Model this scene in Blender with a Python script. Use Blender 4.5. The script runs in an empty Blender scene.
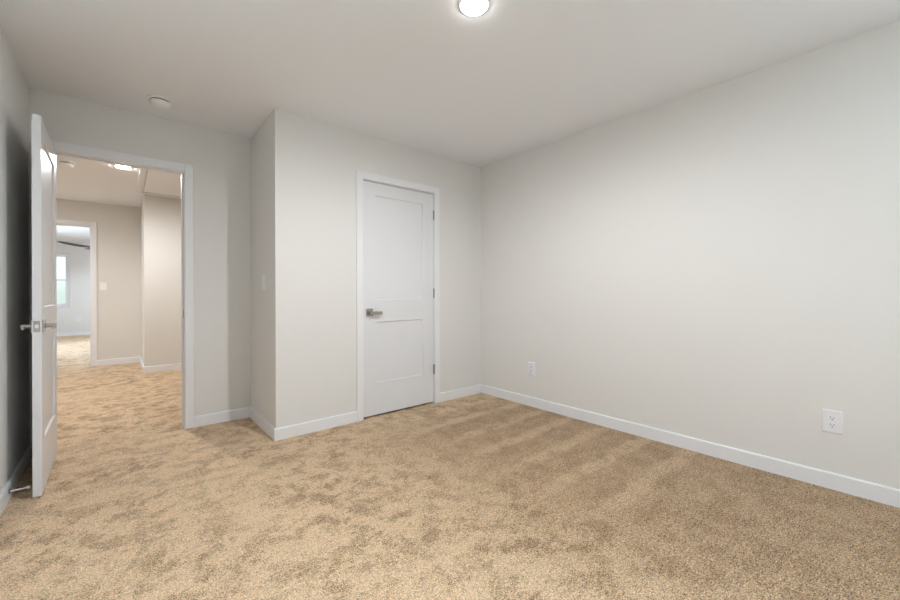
import bpy, bmesh, math, random
from mathutils import Vector, Matrix
PI = math.pi
scene = bpy.context.scene
COL = scene.collection

# ------------------------------------------------------------------ camera
F_PX, HORIZON, YAW, EYE, ROLL = 388.9, 292.8, 0.70088, 1.0808, 0.003
cam_data = bpy.data.cameras.new('camera')
cam_data.sensor_width = 36.0
cam_data.lens = F_PX / 900 * 36
cam_data.shift_y = (HORIZON - 300) / 900
cam_data.clip_start = 0.02
cam = bpy.data.objects.new('camera', cam_data)
COL.objects.link(cam)
fw = Vector((math.sin(YAW), math.cos(YAW), 0))
rt = Vector((math.cos(YAW), -math.sin(YAW), 0))
up = Vector((0, 0, 1))
rc = (rt - up * ROLL).normalized()
uc = (up + rt * ROLL).normalized()
m = Matrix.Identity(4)
for i in range(3):
    m[i][0], m[i][1], m[i][2] = rc[i], uc[i], -fw[i]
m[2][3] = EYE
cam.matrix_world = m
scene.camera = cam

# ------------------------------------------------------------------ exposure, world, daylight
vs = scene.view_settings
scene.display_settings.display_device = 'sRGB'
vs.view_transform = 'Standard'
vs.look = 'None'
vs.exposure = 0.0
vs.gamma = 1.0
vs.use_curve_mapping = False

world = bpy.data.worlds.new('daylight')
scene.world = world
world.use_nodes = True
wn, wl = world.node_tree.nodes, world.node_tree.links
wn.clear()
wo = wn.new('ShaderNodeOutputWorld')
wb = wn.new('ShaderNodeBackground')
wc = wn.new('ShaderNodeTexCoord')
ws = wn.new('ShaderNodeSeparateXYZ')
wr = wn.new('ShaderNodeValToRGB')
wl.new(wc.outputs['Generated'], ws.inputs[0])
wl.new(ws.outputs['Z'], wr.inputs[0])
wr.color_ramp.elements[0].position = 0.0
wr.color_ramp.elements[0].color = (0.52, 0.60, 0.56, 1)
wr.color_ramp.elements[1].position = 0.05
wr.color_ramp.elements[1].color = (0.80, 0.90, 1.0, 1)
wl.new(wr.outputs[0], wb.inputs[0])
wb.inputs[1].default_value = 1.6
wl.new(wb.outputs[0], wo.inputs[0])

def area(name, loc, rot, sx, sy, power, colr):
    d = bpy.data.lights.new(name, 'AREA')
    d.shape = 'RECTANGLE'
    d.size, d.size_y, d.energy, d.color = sx, sy, power, colr
    o = bpy.data.objects.new(name, d)
    o.location, o.rotation_euler = loc, rot
    COL.objects.link(o)
    return o

# fill daylight behind two added windows, unseen: bedroom right wall and far bedroom side
area('added_bedroom_window_fill', (3.25, -0.72, 1.42), (0, PI/2, 0), 1.4, 1.1, 165, (0.74, 0.86, 1.0))
area('added_far_window_fill', (-3.12, 10.4, 1.45), (0, -PI/2, 0), 1.4, 1.7, 250, (0.68, 0.79, 1.0))

BEDROOM_LAMP = (0.945, 0.957, 1.0, 77)     # colour and watts of the ceiling lights
HALL_LAMP = (0.98, 0.99, 1.0, 88)

# ------------------------------------------------------------------ materials
def new_mat(name):
    mt = bpy.data.materials.new(name)
    mt.use_nodes = True
    nt = mt.node_tree
    return mt, nt, nt.nodes, nt.links, nt.nodes['Principled BSDF']

def paint(name, colr, rough=0.6, bump=0.0, scale=180.0):
    mt, nt, n, l, b = new_mat(name)
    b.inputs['Base Color'].default_value = (*colr, 1)
    b.inputs['Roughness'].default_value = rough
    tc = n.new('ShaderNodeTexCoord')
    nz = n.new('ShaderNodeTexNoise')
    nz.inputs['Scale'].default_value = scale
    nz.inputs['Detail'].default_value = 3
    l.new(tc.outputs['Object'], nz.inputs['Vector'])
    if bump:
        bp = n.new('ShaderNodeBump')
        bp.inputs['Strength'].default_value = bump
        bp.inputs['Distance'].default_value = 0.002
        l.new(nz.outputs['Fac'], bp.inputs['Height'])
        l.new(bp.outputs[0], b.inputs['Normal'])
    return mt

def metal(name, colr, rough):
    mt, nt, n, l, b = new_mat(name)
    b.inputs['Base Color'].default_value = (*colr, 1)
    b.inputs['Metallic'].default_value = 1
    tc = n.new('ShaderNodeTexCoord')
    nz = n.new('ShaderNodeTexNoise')
    nz.inputs['Scale'].default_value = 400
    mr = n.new('ShaderNodeMapRange')
    mr.inputs['To Min'].default_value = rough - 0.05
    mr.inputs['To Max'].default_value = rough + 0.05
    l.new(tc.outputs['Object'], nz.inputs['Vector'])
    l.new(nz.outputs['Fac'], mr.inputs['Value'])
    l.new(mr.outputs[0], b.inputs['Roughness'])
    return mt

def glow(name, colr, strength):
    mt, nt, n, l, b = new_mat(name)
    b.inputs['Base Color'].default_value = (0.9, 0.9, 0.9, 1)
    b.inputs['Emission Color'].default_value = (*colr, 1)
    b.inputs['Emission Strength'].default_value = strength
    return mt

def glass(name):
    """clear window pane: lets daylight straight through, with a little mirror reflection"""
    mt, nt, n, l, b = new_mat(name)
    n.remove(b)
    tr = n.new('ShaderNodeBsdfTransparent')
    tr.inputs[0].default_value = (0.95, 0.98, 0.97, 1)
    gl = n.new('ShaderNodeBsdfGlossy')
    gl.inputs['Roughness'].default_value = 0.02
    fr = n.new('ShaderNodeFresnel')
    fr.inputs['IOR'].default_value = 1.35
    mx = n.new('ShaderNodeMixShader')
    l.new(fr.outputs[0], mx.inputs[0]); l.new(tr.outputs[0], mx.inputs[1]); l.new(gl.outputs[0], mx.inputs[2])
    l.new(mx.outputs[0], n['Material Output'].inputs['Surface'])
    return mt

M_WALL = paint('wall_paint', (0.785, 0.768, 0.738), 0.7, 0.06)
M_HALL = paint('hall_wall_paint', (0.77, 0.74, 0.695), 0.7, 0.06)
M_CEIL = paint('ceiling_paint', (0.88, 0.885, 0.905), 0.85, 0.10, 120)
M_TRIM = paint('trim_white', (0.85, 0.85, 0.86), 0.38, 0.02)
M_DOOR = paint('door_white', (0.79, 0.79, 0.80), 0.36, 0.02)
M_PLAS = paint('white_plastic', (0.90, 0.90, 0.89), 0.35)
M_OUTL = paint('outlet_plastic', (0.84, 0.84, 0.86), 0.32)
M_SLOT = paint('slot_dark', (0.06, 0.06, 0.06), 0.6)
M_VENT = paint('vent_grey', (0.25, 0.25, 0.25), 0.7)
M_RUBB = paint('white_rubber', (0.78, 0.77, 0.75), 0.6)
M_NICK = metal('satin_nickel', (0.44, 0.415, 0.385), 0.25)
M_HING = metal('hinge_nickel', (0.30, 0.29, 0.27), 0.38)
M_BLAD = paint('dark_blade', (0.03, 0.03, 0.035), 0.75)
M_LENS = glow('frosted_lens', (1, 1, 1), 80.0)
M_LENH = glow('frosted_lens_hall', (1, 1, 1), 190.0)
M_GLAS = glass('window_glass')

def carpet():
    mt, nt, n, l, b = new_mat('carpet_pile')
    b.inputs['Roughness'].default_value = 0.95
    b.inputs['Sheen Weight'].default_value = 0.15
    b.inputs['Sheen Roughness'].default_value = 0.6
    b.inputs['Specular IOR Level'].default_value = 0.1
    tc = n.new('ShaderNodeTexCoord')
    P = tc.outputs['Object']
    def noise(scale, detail=4, rough=0.55, vec=P, dist=0.0):
        z = n.new('ShaderNodeTexNoise')
        z.inputs['Scale'].default_value = scale
        z.inputs['Detail'].default_value = detail
        z.inputs['Roughness'].default_value = rough
        z.inputs['Distortion'].default_value = dist
        l.new(vec, z.inputs['Vector'])
        return z.outputs['Fac']
    def math_(op, a, c=None):
        q = n.new('ShaderNodeMath'); q.operation = op
        for k, v in enumerate((a, c)):
            if v is None: continue
            if isinstance(v, (int, float)): q.inputs[k].default_value = v
            else: l.new(v, q.inputs[k])
        return q.outputs[0]
    def rng(v, a, c, x=0.0, y=1.0, smooth=True):
        q = n.new('ShaderNodeMapRange')
        q.interpolation_type = 'SMOOTHSTEP' if smooth else 'LINEAR'
        l.new(v, q.inputs['Value'])
        q.inputs['From Min'].default_value = a; q.inputs['From Max'].default_value = c
        q.inputs['To Min'].default_value = x; q.inputs['To Max'].default_value = y
        return q.outputs[0]
    sx = n.new('ShaderNodeSeparateXYZ'); l.new(P, sx.inputs[0])
    X, Y = sx.outputs['X'], sx.outputs['Y']
    # trodden nap: patches where the pile leans another way
    big = rng(noise(1.5, 4, 0.65), 0.38, 0.64)
    mid = rng(noise(7.0, 9, 0.78, dist=0.1), 0.45, 0.59)
    small = rng(noise(17, 6, 0.72), 0.45, 0.72)
    nap = math_('MULTIPLY', mid, math_('ADD', math_('MULTIPLY', big, 0.55), 0.45))
    nap = math_('MULTIPLY', math_('ADD', nap, math_('MULTIPLY', small, 0.32)), 0.85)
    # vacuum tracks towards the right-hand wall
    wob = math_('MULTIPLY', math_('SUBTRACT', noise(2.0, 2), 0.5), 1.3)
    st = math_('SINE', math_('ADD', math_('MULTIPLY', Y, 2 * PI / 0.30), math_('MULTIPLY', wob, 2.0)))
    st = rng(st, 0.1, 0.95)
    mask = math_('MULTIPLY', rng(X, 1.5, 2.1), math_('MULTIPLY', rng(Y, 0.5, 1.1), rng(Y, 3.0, 2.7)))
    nap_dim_r = math_('MULTIPLY', rng(X, 0.9, 2.0), 0.74)  # darker to the right: nap lean plus weaker light put into the colour
    nap = math_('ADD', nap, math_('MULTIPLY', math_('MULTIPLY', nap_dim_r, rng(Y, 3.2, 2.2)), math_('SUBTRACT', 1.0, math_('MULTIPLY', nap, 0.65))))
    nap = math_('SUBTRACT', nap, math_('MULTIPLY', math_('MULTIPLY', st, mask), 0.30))
    nap = rng(nap, 0.0, 1.0, smooth=False)
    mix = n.new('ShaderNodeMix'); mix.data_type = 'RGBA'
    mix.inputs['A'].default_value = (0.785, 0.572, 0.362, 1)
    mix.inputs['B'].default_value = (0.415, 0.268, 0.148, 1)
    l.new(nap, mix.inputs['Factor'])
    # tuft speckle
    f1 = noise(190, 2, 0.7)
    f2 = noise(70, 3, 0.65)
    d1 = math_('SUBTRACT', rng(f1, 0.28, 0.72, -1.0, 1.0, False), 0.10)
    d2 = rng(f2, 0.28, 0.72, -1.0, 1.0, False)
    amp = math_('ADD', 0.52, math_('MULTIPLY', nap, 0.80))
    sp = math_('ADD', 1.0, math_('MULTIPLY', math_('ADD', d1, math_('MULTIPLY', d2, 0.40)), amp))
    sp = rng(sp, 0.10, 2.2, 0.10, 2.2, False)
    mul = n.new('ShaderNodeMix'); mul.data_type = 'RGBA'; mul.blend_type = 'MULTIPLY'
    mul.inputs['Factor'].default_value = 1.0
    l.new(mix.outputs['Result'], mul.inputs['A'])
    cmb = n.new('ShaderNodeCombineColor')
    for k in range(3): l.new(sp, cmb.inputs[k])
    l.new(cmb.outputs[0], mul.inputs['B'])
    l.new(mul.outputs['Result'], b.inputs['Base Color'])
    h = math_('ADD', math_('MULTIPLY', f1, 0.7), math_('MULTIPLY', f2, 0.8))
    bp = n.new('ShaderNodeBump')
    bp.inputs['Strength'].default_value = 0.7
    bp.inputs['Distance'].default_value = 0.008
    l.new(h, bp.inputs['Height'])
    l.new(bp.outputs[0], b.inputs['Normal'])
    return mt
M_CARP = carpet()

# ------------------------------------------------------------------ mesh helpers
def obj(name, bm, mat, parent=None, smooth=None, bevel=0.0):
    me = bpy.data.meshes.new(name)
    bmesh.ops.recalc_face_normals(bm, faces=bm.faces[:])
    bm.to_mesh(me); bm.free()
    me.materials.append(mat)
    o = bpy.data.objects.new(name, me)
    COL.objects.link(o)
    if parent: o.parent = parent
    if smooth is not None:
        for p in me.polygons: p.use_smooth = True
        me.set_sharp_from_angle(angle=math.radians(smooth))
    if bevel:
        bv = o.modifiers.new('bevel', 'BEVEL')
        bv.width = bevel; bv.segments = 2; bv.limit_method = 'ANGLE'
        bv.angle_limit = math.radians(40)
    return o

def box(bm, x0, y0, z0, x1, y1, z1):
    v = [bm.verts.new((x, y, z)) for z in (z0, z1) for x, y in ((x0, y0), (x1, y0), (x1, y1), (x0, y1))]
    for f in ((3, 2, 1, 0), (4, 5, 6, 7), (0, 1, 5, 4), (1, 2, 6, 5), (2, 3, 7, 6), (3, 0, 4, 7)):
        bm.faces.new([v[i] for i in f])

def boxes(*bs):
    bm = bmesh.new()
    for b in bs: box(bm, *b)
    return bm

def lathe(prof, seg=48, axis='Z'):
    """revolve (r, h) points; r = 0 closes the end"""
    bm = bmesh.new()
    rings = []
    for r, h in prof:
        if r < 1e-6: rings.append([bm.verts.new((0, 0, h))])
        else: rings.append([bm.verts.new((r*math.cos(2*PI*k/seg), r*math.sin(2*PI*k/seg), h)) for k in range(seg)])
    for a, b in zip(rings, rings[1:]):
        for k in range(seg):
            q = (k + 1) % seg
            vs_ = [a[k % len(a)], a[q % len(a)], b[q % len(b)], b[k % len(b)]]
            vs_ = list(dict.fromkeys(vs_))
            if len(vs_) > 2: bm.faces.new(vs_)
    if axis == 'X': bmesh.ops.rotate(bm, verts=bm.verts, matrix=Matrix.Rotation(PI/2, 3, 'Y'))
    if axis == 'Y': bmesh.ops.rotate(bm, verts=bm.verts, matrix=Matrix.Rotation(-PI/2, 3, 'X'))
    return bm

def prism(outline, y0, y1, plane='XZ'):
    """extrude a closed outline"""
    bm = bmesh.new()
    def pt(u, v, w):
        return {'XZ': (u, w, v), 'YZ': (w, u, v), 'XY': (u, v, w)}[plane]
    a = [bm.verts.new(pt(u, v, y0)) for u, v in outline]
    b = [bm.verts.new(pt(u, v, y1)) for u, v in outline]
    bm.faces.new(a); bm.faces.new(b[::-1])
    for k in range(len(a)):
        q = (k + 1) % len(a)
        bm.faces.new((a[k], a[q], b[q], b[k]))
    return bm

def thing(name, label, cat, loc=(0, 0, 0), rotz=0.0, group=None, kind=None):
    o = bpy.data.objects.new(name, None)
    COL.objects.link(o)
    o.empty_display_size = 0.1
    o.location = loc; o.rotation_euler = (0, 0, rotz)
    o['label'] = label; o['category'] = cat
    if group: o['group'] = group
    if kind: o['kind'] = kind
    return o

def struct(name, bm, mat, label, cat, bevel=0.0):
    o = obj(name, bm, mat, bevel=bevel)
    o['kind'] = 'structure'; o['label'] = label; o['category'] = cat
    return o

def copy_tree(o, parent=None):
    c = o.copy(); COL.objects.link(c)
    if parent: c.parent = parent
    for ch in list(o.children): copy_tree(ch, c)
    return c

# ------------------------------------------------------------------ dimensions of the place (metres)
H = 2.44
XR, XL = 2.977, -0.467          # right and left bedroom walls
YC, YD = 3.013, 3.742           # closet front, entrance wall
XC = 0.8635                     # closet corner
YB = -1.45                      # wall behind the camera
T = 0.115                       # wall thickness
YH0 = YD + T                    # hall side of the entrance wall
YP = 6.73                       # partition in the hall
XP = 0.232
YF = 7.85                       # far hall wall
YE = 14.05                      # end of the far bedroom
# door openings (finished, between jambs)
CX0, CX1, DH = 1.573, 2.334, 2.050          # closet
EX0, EX1 = -0.374, 0.379                    # entrance
FX0, FX1 = -1.122, -0.352                   # far bedroom
CAS, CT = 0.060, 0.015                      # casing width and thickness
BH, BT = 0.088, 0.014                       # baseboard
JT = 0.018                                  # jamb thickness

# ------------------------------------------------------------------ shell
def wall_open(axis, c0, c1, a0, a1, holes):
    """wall between c0 and c1 (thickness axis) from a0 to a1 with rectangular holes (h0, h1, z0, z1)"""
    bs = []
    cur = a0
    for h0, h1, z0, z1 in sorted(holes):
        bs.append((cur, h0, 0, H)); 
        if z0 > 0: bs.append((h0, h1, 0, z0))
        if z1 < H: bs.append((h0, h1, z1, H))
        cur = h1
    bs.append((cur, a1, 0, H))
    bm = bmesh.new()
    for u0, u1, z0, z1 in bs:
        if axis == 'Y': box(bm, u0, c0, z0, u1, c1, z1)
        else: box(bm, c0, u0, z0, c1, u1, z1)
    bmesh.ops.remove_doubles(bm, verts=bm.verts, dist=1e-5)
    return bm

struct('floor', boxes((-3.05, YB - T, -0.10, 3.2, YE + T, 0.0)), M_CARP,
       'beige tan cut-pile carpet running through the bedroom and hall', 'floor')
struct('ceiling', boxes((-3.05, YB - T, H, 3.2, YE + T, H + 0.10)), M_CEIL,
       'flat off-white ceiling with a round light and smoke detector', 'ceiling')
struct('wall_left', wall_open('X', XL - T, XL, YB - T, YD, []), M_WALL,
       'pale greige wall behind the open door', 'wall')
WY0, WY1, WZ0, WZ1 = -1.20, -0.24, 0.72, 2.12
struct('wall_right', wall_open('X', XR, XR + T, YB - T, YD + T, [(WY0, WY1, WZ0, WZ1)]), M_WALL,
       'long bare greige wall with two electrical outlets', 'wall')
struct('wall_back', wall_open('Y', YB - T, YB, XL, XR, []), M_WALL,
       'greige wall facing the closet', 'wall')
struct('wall_closet', wall_open('Y', YC, YC + T, XC, XR, [(CX0 - JT, CX1 + JT, 0, DH + JT)]), M_WALL,
       'greige wall holding the closed closet door', 'wall')
struct('wall_closet_side', boxes((XC, YC + T, 0, XC + T, YD, H)), M_WALL,
       'short return wall with a light switch beside the entrance', 'wall')
struct('wall_entrance', wall_open('Y', YD, YH0, -2.6 - T, XR, [(EX0 - JT, EX1 + JT, 0, DH + JT)]), M_WALL,
       'greige wall holding the open doorway to the hall', 'wall')
struct('wall_hall_partition', boxes((XP, YP, 0, XP + T, YF, H), (XP + T, YP, 0, 2.8, YP + T, H)), M_HALL,
       'bright stub wall jutting into the hall under the attic hatch', 'wall')
struct('wall_hall_end', wall_open('Y', YF, YF + T, -2.9 - T, 2.8, [(FX0 - JT, FX1 + JT, 0, DH + 0.03 + JT)]), M_HALL,
       'beige wall at the hall end beside the far doorway', 'wall')
struct('wall_hall_left', boxes((-2.6 - T, YH0, 0, -2.6, YF, H)), M_HALL,
       'beige wall closing the hall on its left', 'wall')
struct('wall_hall_right', boxes((2.8, YH0, 0, 2.8 + T, YP + T, H)), M_HALL,
       'beige wall closing the hall on its right', 'wall')
FWX0, FWX1, FWZ0, FWZ1 = -1.96, -1.035, 0.76, 2.12
struct('wall_far_room', wall_open('Y', YE, YE + T, -2.9, 1.3, [(FWX0, FWX1, FWZ0, FWZ1)]), M_WALL,
       'pale wall with a bright window in the far bedroom', 'wall')
struct('wall_far_room_left', wall_open('X', -2.9 - T, -2.9, YF + T, YE + T, [(9.6, 11.2, 0.76, 2.12)]), M_WALL,
       'side wall of the far bedroom nearest its window', 'wall')
struct('wall_far_room_right', boxes((1.3, YF + T, 0, 1.3 + T, YE + T, H)), M_WALL,
       'side wall of the far bedroom away from its window', 'wall')

# baseboards: flat stock with an eased top edge
def base_y(name, x0, x1, y, d, label):      # along X, on a wall at y, projecting d = +1 / -1
    pr = [(y, 0), (y + d*BT, 0), (y + d*BT, BH - 0.006), (y + d*(BT - 0.004), BH), (y, BH)]
    bm = bmesh.new()
    a = [bm.verts.new((x0, p, z)) for p, z in pr]; b = [bm.verts.new((x1, p, z)) for p, z in pr]
    bm.faces.new(a); bm.faces.new(b[::-1])
    for k in range(5): bm.faces.new((a[k], a[(k+1) % 5], b[(k+1) % 5], b[k]))
    return struct(name, bm, M_TRIM, label, 'baseboard')
def base_x(name, y0, y1, x, d, label):
    pr = [(x, 0), (x + d*BT, 0), (x + d*BT, BH - 0.006), (x + d*(BT - 0.004), BH), (x, BH)]
    bm = bmesh.new()
    a = [bm.verts.new((p, y0, z)) for p, z in pr]; b = [bm.verts.new((p, y1, z)) for p, z in pr]
    bm.faces.new(a); bm.faces.new(b[::-1])
    for k in range(5): bm.faces.new((a[k], a[(k+1) % 5], b[(k+1) % 5], b[k]))
    return struct(name, bm, M_TRIM, label, 'baseboard')

CO = CAS + 0.005      # casing outer edge from the finished opening
base_x('baseboard_right', YB, YC, XR, -1, 'white baseboard along the long bare wall with outlets')
base_x('baseboard_left', YB, YD, XL, 1, 'white baseboard on the wall behind the open door')
base_y('baseboard_closet_corner', XC - BT, CX0 - CO, YC, -1, 'white baseboard between the outer corner and the closet door')
base_y('baseboard_closet', CX1 + CO, XR - BT, YC, -1, 'short white baseboard between closet door and inside corner')
base_x('baseboard_closet_side', YC, YD - BT, XC, -1, 'white baseboard on the return wall below the light switch')
base_y('baseboard_entrance', EX1 + CO, XC, YD, -1, 'white baseboard right of the open doorway')
base_y('baseboard_hall_end', FX1 + CO, XP, YF, -1, 'white baseboard at the hall end beside the far doorway')
base_y('baseboard_hall_partition', XP - BT, 2.8, YP, -1, 'white baseboard on the bright stub wall in the hall')
base_x('baseboard_hall_partition_side', YP, YF - BT, XP, -1, 'narrow white baseboard on the end face of the stub wall')
base_y('baseboard_far_room', -2.9, 1.3, YE, -1, 'white baseboard under the window in the far bedroom')

# door frames: jambs + stops inside the wall, casing on both faces
def frame(name, x0, x1, y0, y1, stop_y, label, casing_back=True, DH=DH):
    o = struct(name, boxes((x0 - JT, y0, 0, x0, y1, DH + JT), (x1, y0, 0, x1 + JT, y1, DH + JT),
                           (x0, y0, DH, x1, y1, DH + JT)), M_TRIM, label, 'door frame')
    s0, s1 = stop_y
    obj('door_stop_moulding', boxes((x0, s0, 0, x0 + 0.010, s1, DH - 0.010), (x1 - 0.010, s0, 0, x1, s1, DH - 0.010),
                            (x0, s0, DH - 0.010, x1, s1, DH)), M_TRIM, o)
    for yy, d, on in ((y0, -1, True), (y1, 1, casing_back)):
        if not on: continue
        r = 0.005
        a, b = sorted((yy, yy + d*CT))
        bm = boxes((x0 - r - CAS, a, 0, x0 - r, b, DH + r + CAS), (x1 + r, a, 0, x1 + r + CAS, b, DH + r + CAS),
                   (x0 - r, a, DH + r, x1 + r, b, DH + r + CAS))
        obj('casing', bm, M_TRIM, o, bevel=0.003)
    return o
frame('trim_1', EX0, EX1, YD, YH0, (YD + 0.040, YD + 0.075), 'white door frame and casing of the open doorway to the hall')
frame('trim_2', CX0, CX1, YC, YC + T, (YC + 0.040, YC + 0.075), 'white door frame and casing around the closet door')
frame('trim_3', FX0, FX1, YF, YF + T, (YF + 0.040, YF + 0.075), 'white casing of the far doorway at the hall end', DH=DH + 0.03)

# ------------------------------------------------------------------ doors
def panel_slab(w, h, t, panels, depth=0.010, slope=0.0035):
    """two-panel shaker slab: x 0..w, y 0 (one face)..t (other face), z 0..h; panels = [(x0, x1, z0, z1)]"""
    bm = bmesh.new()
    xs = sorted({0, w, *[p[0] for p in panels], *[p[1] for p in panels]})
    zs = sorted({0, h, *[p[2] for p in panels], *[p[3] for p in panels]})
    for y, d in ((0, 1), (t, -1)):
        g = {(x, z): bm.verts.new((x, y, z)) for x in xs for z in zs}
        for i in range(len(xs) - 1):
            for j in range(len(zs) - 1):
                c = [(xs[i], zs[j]), (xs[i+1], zs[j]), (xs[i+1], zs[j+1]), (xs[i], zs[j+1])]
                if any(abs(p[0]-xs[i]) < 1e-6 and abs(p[2]-zs[j]) < 1e-6 for p in panels):
                    s = slope
                    ins = [(xs[i]+s, zs[j]+s), (xs[i+1]-s, zs[j]+s), (xs[i+1]-s, zs[j+1]-s), (xs[i]+s, zs[j+1]-s)]
                    iv = [bm.verts.new((x, y + d*depth, z)) for x, z in ins]
                    ov = [g[q] for q in c]
                    for k in range(4): bm.faces.new((ov[k], ov[(k+1) % 4], iv[(k+1) % 4], iv[k]))
                    bm.faces.new(iv)
                else:
                    bm.faces.new([g[q] for q in c])
    bm.verts.ensure_lookup_table()
    def rim(pts):
        a = [next(v for v in bm.verts if (v.co - Vector((x, 0, z))).length < 1e-6) for x, z in pts]
        b = [next(v for v in bm.verts if (v.co - Vector((x, t, z))).length < 1e-6) for x, z in pts]
        for k in range(len(pts) - 1): bm.faces.new((a[k], a[k+1], b[k+1], b[k]))
    rim([(x, 0) for x in xs]); rim([(x, h) for x in xs]); rim([(0, z) for z in zs]); rim([(w, z) for z in zs])
    return bm

def lever_parts(parent, x, z, y, d, toward):
    """square rose and flat lever on the face at y, projecting d; the lever points toward +-x"""
    r = obj('rose', boxes((x - 0.0325, min(y, y + d*0.008), z - 0.0325, x + 0.0325, max(y, y + d*0.008), z + 0.0325)), M_NICK, parent, bevel=0.0015)
    nk = lathe([(0, 0), (0.011, 0), (0.011, 0.042), (0, 0.042)], 24, 'Y')
    if d < 0: bmesh.ops.rotate(nk, verts=nk.verts, matrix=Matrix.Rotation(PI, 3, 'Z'))
    bmesh.ops.translate(nk, verts=nk.verts, vec=(x, y + d*0.006, z))
    obj('spindle', nk, M_NICK, parent, smooth=40)
    y0, y1 = sorted((y + d*0.034, y + d*0.045))
    x0, x1 = sorted((x - toward*0.012, x + toward*0.105))
    obj('lever', boxes((x0, y0, z - 0.020, x1, y1, z + 0.007)), M_NICK, parent, bevel=0.002)
    return r

def hinge(parent, x, y, z, name='hinge', leaf=(0, 1)):
    """knuckle with ball tips and the leaf edge that shows beside it"""
    k = lathe([(0, -0.049), (0.004, -0.048), (0.0045, -0.044), (0.0065, -0.044), (0.0065, -0.0152), (0.0058, -0.015), (0.0065, -0.0148),
               (0.0065, 0.0148), (0.0058, 0.015), (0.0065, 0.0152), (0.0065, 0.044), (0.0045, 0.044), (0.004, 0.048), (0, 0.049)], 16)
    bmesh.ops.translate(k, verts=k.verts, vec=(x, y, z))
    o = obj(name, k, M_HING, parent, smooth=50)
    return o

DT = 0.035
PANELS = lambda w: [(0.120, w - 0.120, 0.280, 0.811), (0.120, w - 0.120, 1.003, 1.917)]
HZ = (0.318, 1.060, 1.822)
DZ = 0.017
DHT = DH - DZ - 0.005

# closet door, closed, hinged on its right, opening into the room
cw = CX1 - CX0 - 0.006
d1 = thing('door_1', 'closed white two-panel closet door with a satin nickel lever', 'door', (CX0 + 0.003, YC + 0.006, DZ), 0, kind='structure')
obj('door_slab', panel_slab(cw, DHT, DT, PANELS(cw)), M_DOOR, d1)
hd = thing('handle', '', ''); del hd['label'], hd['category']; hd.parent = d1
lever_parts(hd, 0.058, 0.897, 0.0, -1, 1)
for z in HZ: hinge(d1, cw + 0.003, -0.0085, z)

# bedroom door, swung open against the left wall, hinged at the left jamb
ew = EX1 - EX0 - 0.006
d2 = thing('door_2', 'white two-panel bedroom door standing open by the hall doorway', 'door', (EX0 + 0.001, YD - 0.005, 0.006), -math.radians(89.2), kind='structure')
# local x runs from the hinge to the free edge; the face towards the room's middle is local y = +
obj('door_slab', panel_slab(ew, DHT, DT, PANELS(ew)), M_DOOR, d2)
hd2 = thing('handle', '', ''); del hd2['label'], hd2['category']; hd2.parent = d2
lever_parts(hd2, ew - 0.060, 0.903, DT, 1, -1)
hd3 = thing('handle', '', ''); del hd3['label'], hd3['category']; hd3.parent = d2
lever_parts(hd3, ew - 0.060, 0.903, 0.0, -1, -1)
lp = obj('latch_plate', boxes((ew - 0.001, 0.005, 0.903 - 0.029, ew + 0.0012, 0.030, 0.903 + 0.029)), M_NICK, d2)
obj('latch_bolt', boxes((ew, 0.011, 0.903 - 0.010, ew + 0.010, 0.024, 0.903 + 0.010)), M_TRIM, lp, bevel=0.002)
for z in HZ: hinge(d2, -0.001, -0.004, z)
# strike plate on the jamb
tr = bpy.data.objects['trim_1']
sp = obj('strike_plate', boxes((EX1 - 0.0015, YD + 0.004, 0.885, EX1 + 0.001, YD + 0.034, 0.945)), M_HING, tr)

# ------------------------------------------------------------------ windows
def window(name, x0, x1, z0, z1, y, d, label):
    """single-hung window set in a wall opening; d points from the room outwards along Y"""
    w = thing(name, label, 'window', ((x0 + x1)/2, y, z0), 0, kind='structure')
    cx = (x0 + x1)/2
    def B(xa, ya, za, xb, yb, zb):
        ya, yb = sorted((d*ya, d*yb))
        return (xa - cx, ya, za - z0, xb - cx, yb, zb - z0)
    f = 0.045
    zm = (z0 + z1)/2
    fr = obj('window_frame', boxes(B(x0, 0.05, z0, x0 + f, 0.11, z1), B(x1 - f, 0.05, z0, x1, 0.11, z1),
                              B(x0 + f, 0.05, z1 - f, x1 - f, 0.11, z1), B(x0 + f, 0.05, z0, x1 - f, 0.11, z0 + f)), M_TRIM, w)
    for nm, za, zb, ya in (('lower_sash', z0 + f, zm + 0.02, 0.055), ('upper_sash', zm - 0.02, z1 - f, 0.082)):
        s = 0.035
        sa = obj(nm, boxes(B(x0 + f, ya, za, x0 + f + s, ya + 0.025, zb), B(x1 - f - s, ya, za, x1 - f, ya + 0.025, zb),
                           B(x0 + f + s, ya, zb - s, x1 - f - s, ya + 0.025, zb), B(x0 + f + s, ya, za, x1 - f - s, ya + 0.025, za + s)), M_TRIM, w)
        obj('pane', boxes(B(x0 + f + s, ya + 0.010, za + s, x1 - f - s, ya + 0.014, zb - s)), M_GLAS, sa)
    obj('window_sill', boxes(B(x0 - 0.04, -0.03, z0 - 0.02, x1 + 0.04, 0.05, z0)), M_TRIM, w, bevel=0.003)
    return w
window('window_1', FWX0, FWX1, FWZ0, FWZ1, YE, 1, 'bright daylit window in the far bedroom seen through two doorways')
w2 = window('added_window_2', WY0, WY1, WZ0, WZ1, 0, 1, 'added unseen white window at the open end of the long outlet wall')  # out of view, added to bring fill daylight into the bedroom
w2.location = (XR, (WY0 + WY1)/2, WZ0); w2.rotation_euler.z = -PI/2
w3 = window('added_window_3', -0.8, 0.8, 0.76, 2.12, 0, 1, 'added white window in the far bedroom side wall for fill daylight, hidden from the bedroom')  # unseen, added so side daylight brightens the far bedroom
w3.location = (-2.9, 10.4, 0.76); w3.rotation_euler.z = PI/2

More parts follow.
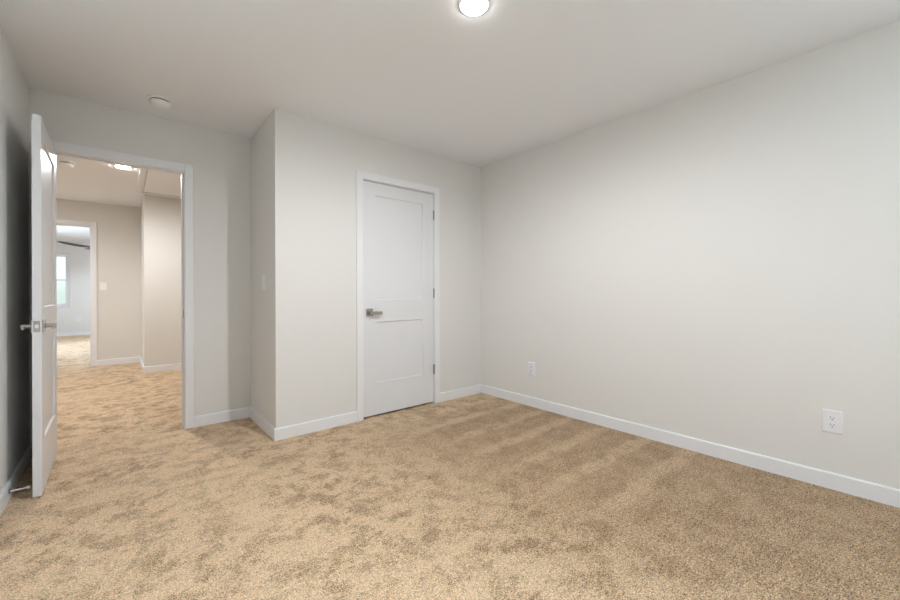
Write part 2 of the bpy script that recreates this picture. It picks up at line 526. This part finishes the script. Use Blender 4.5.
# ------------------------------------------------------------------ ceiling fixtures
def ceiling_light(x, y, label, lamp, lens_mat):
    o = thing('ceiling_light', label, 'ceiling light', (x, y, H), 0, group='round flush ceiling lights')
    obj('trim_ring', lathe([(0.060, 0), (0.074, 0), (0.075, -0.002), (0.071, -0.004), (0.063, -0.005), (0.060, -0.004), (0.060, 0)], 64), M_PLAS, o, smooth=40)
    le = obj('lens', lathe([(0.0615, -0.001), (0.0615, -0.0070), (0.056, -0.0100), (0.024, -0.0115), (0, -0.0115)], 48), lens_mat, o, smooth=60)
    ld = bpy.data.lights.new('light_emitting_diode', 'SPOT')
    ld.energy, ld.color, ld.shadow_soft_size = lamp[3], lamp[:3], 0.022
    ld.spot_size, ld.spot_blend = PI, 0.66
    lo = bpy.data.objects.new('light_emitting_diode', ld)
    COL.objects.link(lo)
    lo.parent = o; lo.location = (0, 0, -0.030)
    return o
ceiling_light(1.275, 1.328, 'lit round flush light on the bedroom ceiling', BEDROOM_LAMP, M_LENS)
ceiling_light(0.013, 5.43, 'lit round flush light on the hall ceiling beyond the doorway', HALL_LAMP, M_LENH)
ceiling_light(-1.70, 6.95, 'added round flush fill light further along the hall ceiling, out of sight of the bedroom', (0.98, 0.99, 1.0, 48), M_LENS)  # extra unseen light, added to lift the hall brightness

def smoke_detector(x, y, label, seed):
    o = thing('smoke_detector', label, 'smoke detector', (x, y, H), 0, group='ceiling smoke detectors')
    obj('mounting_base', lathe([(0, 0), (0.070, 0), (0.072, -0.003), (0.072, -0.010), (0.069, -0.012), (0, -0.012)], 48), M_PLAS, o, smooth=40)
    obj('vent_band', lathe([(0, -0.012), (0.054, -0.012), (0.054, -0.023), (0, -0.023)], 48), M_VENT, o, smooth=40)
    obj('cover', lathe([(0, -0.022), (0.060, -0.022), (0.061, -0.025), (0.057, -0.040), (0.050, -0.047), (0.040, -0.050), (0, -0.051)], 48), M_PLAS, o, smooth=40)
    b = lathe([(0, -0.049), (0.011, -0.049), (0.011, -0.0525), (0.009, -0.0535), (0, -0.0535)], 24)
    bmesh.ops.translate(b, verts=b.verts, vec=(0.022, -0.010, 0))
    obj('test_button', b, M_PLAS, o, smooth=40)
    return o
smoke_detector(0.207, 3.385, 'white round smoke detector on the bedroom ceiling above the open doorway', 1)
smoke_detector(-0.432, 5.60, 'small white round smoke detector on the hall ceiling above the far doorway', 2)

# attic hatch in the hall ceiling, in front of the stub wall
AX0, AX1, AY0, AY1 = 0.150, 0.870, 5.20, 6.62
ah = thing('attic_hatch', 'white trimmed attic access hatch in the hall ceiling', 'hatch', ((AX0 + AX1)/2, (AY0 + AY1)/2, H))
ax, ay = (AX1 - AX0)/2, (AY1 - AY0)/2
tw = 0.057
obj('hatch_trim', boxes((-ax, -ay, -0.022, -ax + tw, ay, 0), (ax - tw, -ay, -0.022, ax, ay, 0),
                        (-ax + tw, -ay, -0.022, ax - tw, -ay + tw, 0), (-ax + tw, ay - tw, -0.022, ax - tw, ay, 0)), M_TRIM, ah, bevel=0.002)
obj('hatch_panel', boxes((-ax + tw + 0.014, -ay + tw + 0.014, -0.010, ax - tw - 0.014, ay - tw - 0.014, 0)), M_TRIM, ah)

# ------------------------------------------------------------------ outlets and switches
def plate_bm(w, h, t):
    bm = bmesh.new()
    e = 0.004
    lo = [(-w/2, -h/2), (w/2, -h/2), (w/2, h/2), (-w/2, h/2)]
    hi = [(-w/2 + e, -h/2 + e), (w/2 - e, -h/2 + e), (w/2 - e, h/2 - e), (-w/2 + e, h/2 - e)]
    a = [bm.verts.new((x, 0, z)) for x, z in lo]
    b = [bm.verts.new((x, -t*0.55, z)) for x, z in lo]
    c = [bm.verts.new((x, -t, z)) for x, z in hi]
    for p, q in ((a, b), (b, c)):
        for k in range(4): bm.faces.new((p[k], p[(k+1) % 4], q[(k+1) % 4], q[k]))
    bm.faces.new(a); bm.faces.new(c)
    return bm

def make_outlet(label, loc, rotz, group):
    o = thing('wall_outlet', label, 'outlet', loc, rotz, group)
    obj('cover_plate', plate_bm(0.081, 0.125, 0.006), M_OUTL, o)
    for s in (-1, 1):
        zc = s*0.0195
        pts = []
        for k in range(48):
            a = 2*PI*k/48
            pts.append((0.0172*math.cos(a), max(-0.0135, min(0.0135, 0.0172*math.sin(a))) + zc))
        r = obj('receptacle', prism(pts, -0.0075, -0.004), M_OUTL, o)
        obj('slot', boxes((-0.0078, -0.0079, zc + 0.0005, -0.0052, -0.0070, zc + 0.0085)), M_SLOT, r)
        obj('slot', boxes((0.0052, -0.0079, zc + 0.0005, 0.0078, -0.0070, zc + 0.0075)), M_SLOT, r)
        g = lathe([(0, 0.0070), (0.0030, 0.0070), (0.0030, 0.0079), (0, 0.0079)], 16, 'Y')
        bmesh.ops.rotate(g, verts=g.verts, matrix=Matrix.Rotation(PI, 3, 'Z'))
        bmesh.ops.translate(g, verts=g.verts, vec=(0, 0, zc - 0.0070))
        obj('ground_hole', g, M_SLOT, r)
    s = lathe([(0, 0.0055), (0.003, 0.0055), (0.003, 0.0066), (0.002, 0.0072), (0, 0.0072)], 16, 'Y')
    bmesh.ops.rotate(s, verts=s.verts, matrix=Matrix.Rotation(PI, 3, 'Z'))
    obj('screw', s, M_OUTL, o, smooth=40)
    return o

def make_switch(label, loc, rotz, group):
    o = thing('light_switch', label, 'light switch', loc, rotz, group)
    obj('cover_plate', plate_bm(0.078, 0.122, 0.006), M_PLAS, o)
    obj('switch_frame', boxes((-0.0175, -0.0068, -0.0345, 0.0175, -0.004, 0.0345)), M_PLAS, o, bevel=0.001)
    bm = prism([(-0.0070, -0.0320), (-0.0120, -0.0318), (-0.0080, 0.0), (-0.0078, 0.0318), (-0.0060, 0.0320)], -0.0155, 0.0155, 'YZ')
    obj('rocker', bm, M_PLAS, o)
    return o

G = 'white wall outlets'
make_outlet('white duplex outlet low on the bare wall, the larger and clearer of its two', (XR, 0.279, 0.368), PI/2*1 + 0, G)
# the plate faces local -y; a turn of -90 degrees makes it face -x
bpy.data.objects['wall_outlet'].rotation_euler.z = -PI/2
oc = copy_tree(bpy.data.objects['wall_outlet'])
oc['label'] = 'small white duplex outlet low on the bare wall near the closet corner'
oc.location = (XR, 2.327, 0.356)
oc = copy_tree(bpy.data.objects['wall_outlet'])
oc['label'] = 'tiny white outlet low on the far bedroom wall beside its bright window'
oc.location = (-0.86, YE, 0.43); oc.rotation_euler.z = 0

G = 'white rocker light switches'
sw = make_switch('white rocker light switch on the shaded return wall beside the closet corner', (XC, 3.312, 1.168), -PI/2, G)
s2 = copy_tree(sw)
s2['label'] = 'white rocker light switch on the beige hall wall beside the far doorway'
s2.location = (-0.214, YF, 1.190); s2.rotation_euler.z = 0

# ------------------------------------------------------------------ rigid door stop on the left baseboard
ds = thing('door_stop', 'thin metal rod door stop with white tip on the baseboard behind the door', 'door stop', (XL + BT, 3.035, 0.052))
obj('mounting_flange', lathe([(0, 0), (0.012, 0), (0.012, 0.003), (0.008, 0.006), (0, 0.006)], 24, 'X'), M_NICK, ds, smooth=40)
obj('rod', lathe([(0, 0.004), (0.0038, 0.004), (0.0038, 0.066), (0, 0.066)], 16, 'X'), M_PLAS, ds, smooth=40)
obj('bumper', lathe([(0, 0.062), (0.0075, 0.062), (0.0085, 0.068), (0.0075, 0.077), (0, 0.079)], 20, 'X'), M_RUBB, ds, smooth=40)

# ------------------------------------------------------------------ ceiling fan in the far bedroom
def at(u, v, dep):
    x, y = u - 450, v - HORIZON
    c, s = math.cos(ROLL), math.sin(ROLL)
    x, y = x*c - y*s, x*s + y*c
    P = (fw + rt*(x/F_PX) - up*(y/F_PX))*dep
    return P + Vector((0, 0, EYE))
tip = Vector((-0.975, 11.05, 2.138))
inn = Vector((-0.525, 11.53, 2.112))
dv = (inn - tip); dv.z = 0; dv.normalize()
hub = tip + dv*0.86; hub.z = 2.10
fan = thing('ceiling_fan', 'dark ceiling fan in the far bedroom, one blade seen through the doorway', 'ceiling fan', (hub.x, hub.y, H))
hz = hub.z - H
obj('canopy', lathe([(0, 0), (0.065, 0), (0.062, -0.03), (0.03, -0.055), (0, -0.055)], 32), M_BLAD, fan, smooth=40)
obj('downrod', lathe([(0, -0.05), (0.012, -0.05), (0.012, hz + 0.08), (0, hz + 0.08)], 16), M_BLAD, fan, smooth=40)
obj('motor_housing', lathe([(0, hz + 0.09), (0.05, hz + 0.085), (0.095, hz + 0.05), (0.10, hz - 0.03), (0.07, hz - 0.06), (0, hz - 0.065)], 40), M_BLAD, fan, smooth=40)
bowl = obj('added_light_bowl', lathe([(0.080, hz - 0.058), (0.082, hz - 0.075), (0.060, hz - 0.105), (0.030, hz - 0.118), (0, hz - 0.120)], 40), M_LENS, fan, smooth=60)  # light kit and its lamp are added to brighten the far bedroom
fl = bpy.data.lights.new('added_fan_fill', 'SPOT')
fl.energy, fl.color, fl.shadow_soft_size = 80, (0.70, 0.83, 1.0), 0.05
fl.spot_size, fl.spot_blend = PI, 0.3
flo = bpy.data.objects.new('added_fan_fill', fl)
COL.objects.link(flo)
flo.parent = fan; flo.location = (0, 0, hz - 0.18)
ang0 = math.atan2(-dv.y, -dv.x)
for k in range(3):
    bm = bmesh.new()
    n = 14
    rows = []
    for i in range(n + 1):
        t = i/n
        r = 0.08 + t*0.78
        w = 0.045 + 0.030*math.sin(PI*min(1, t*0.9 + 0.1))
        if t > 0.9: w *= 1 - ((t - 0.9)/0.1)**2*0.55
        z = hz + 0.040*t*t - 0.004
        pit = math.radians(9*(1 - 0.5*t))
        rows.append([bm.verts.new((r, y*w*math.cos(pit), z + y*w*math.sin(pit) + dz)) for y, dz in ((-1, 0.004), (1, 0.004), (1, -0.004), (-1, -0.004))])
    for a, b in zip(rows, rows[1:]):
        for q in range(4): bm.faces.new((a[q], a[(q+1) % 4], b[(q+1) % 4], b[q]))
    bm.faces.new(rows[0]); bm.faces.new(rows[-1])
    bmesh.ops.rotate(bm, verts=bm.verts, matrix=Matrix.Rotation(ang0 + k*2*PI/3, 3, 'Z'))
    obj('blade', bm, M_BLAD, fan, smooth=50)
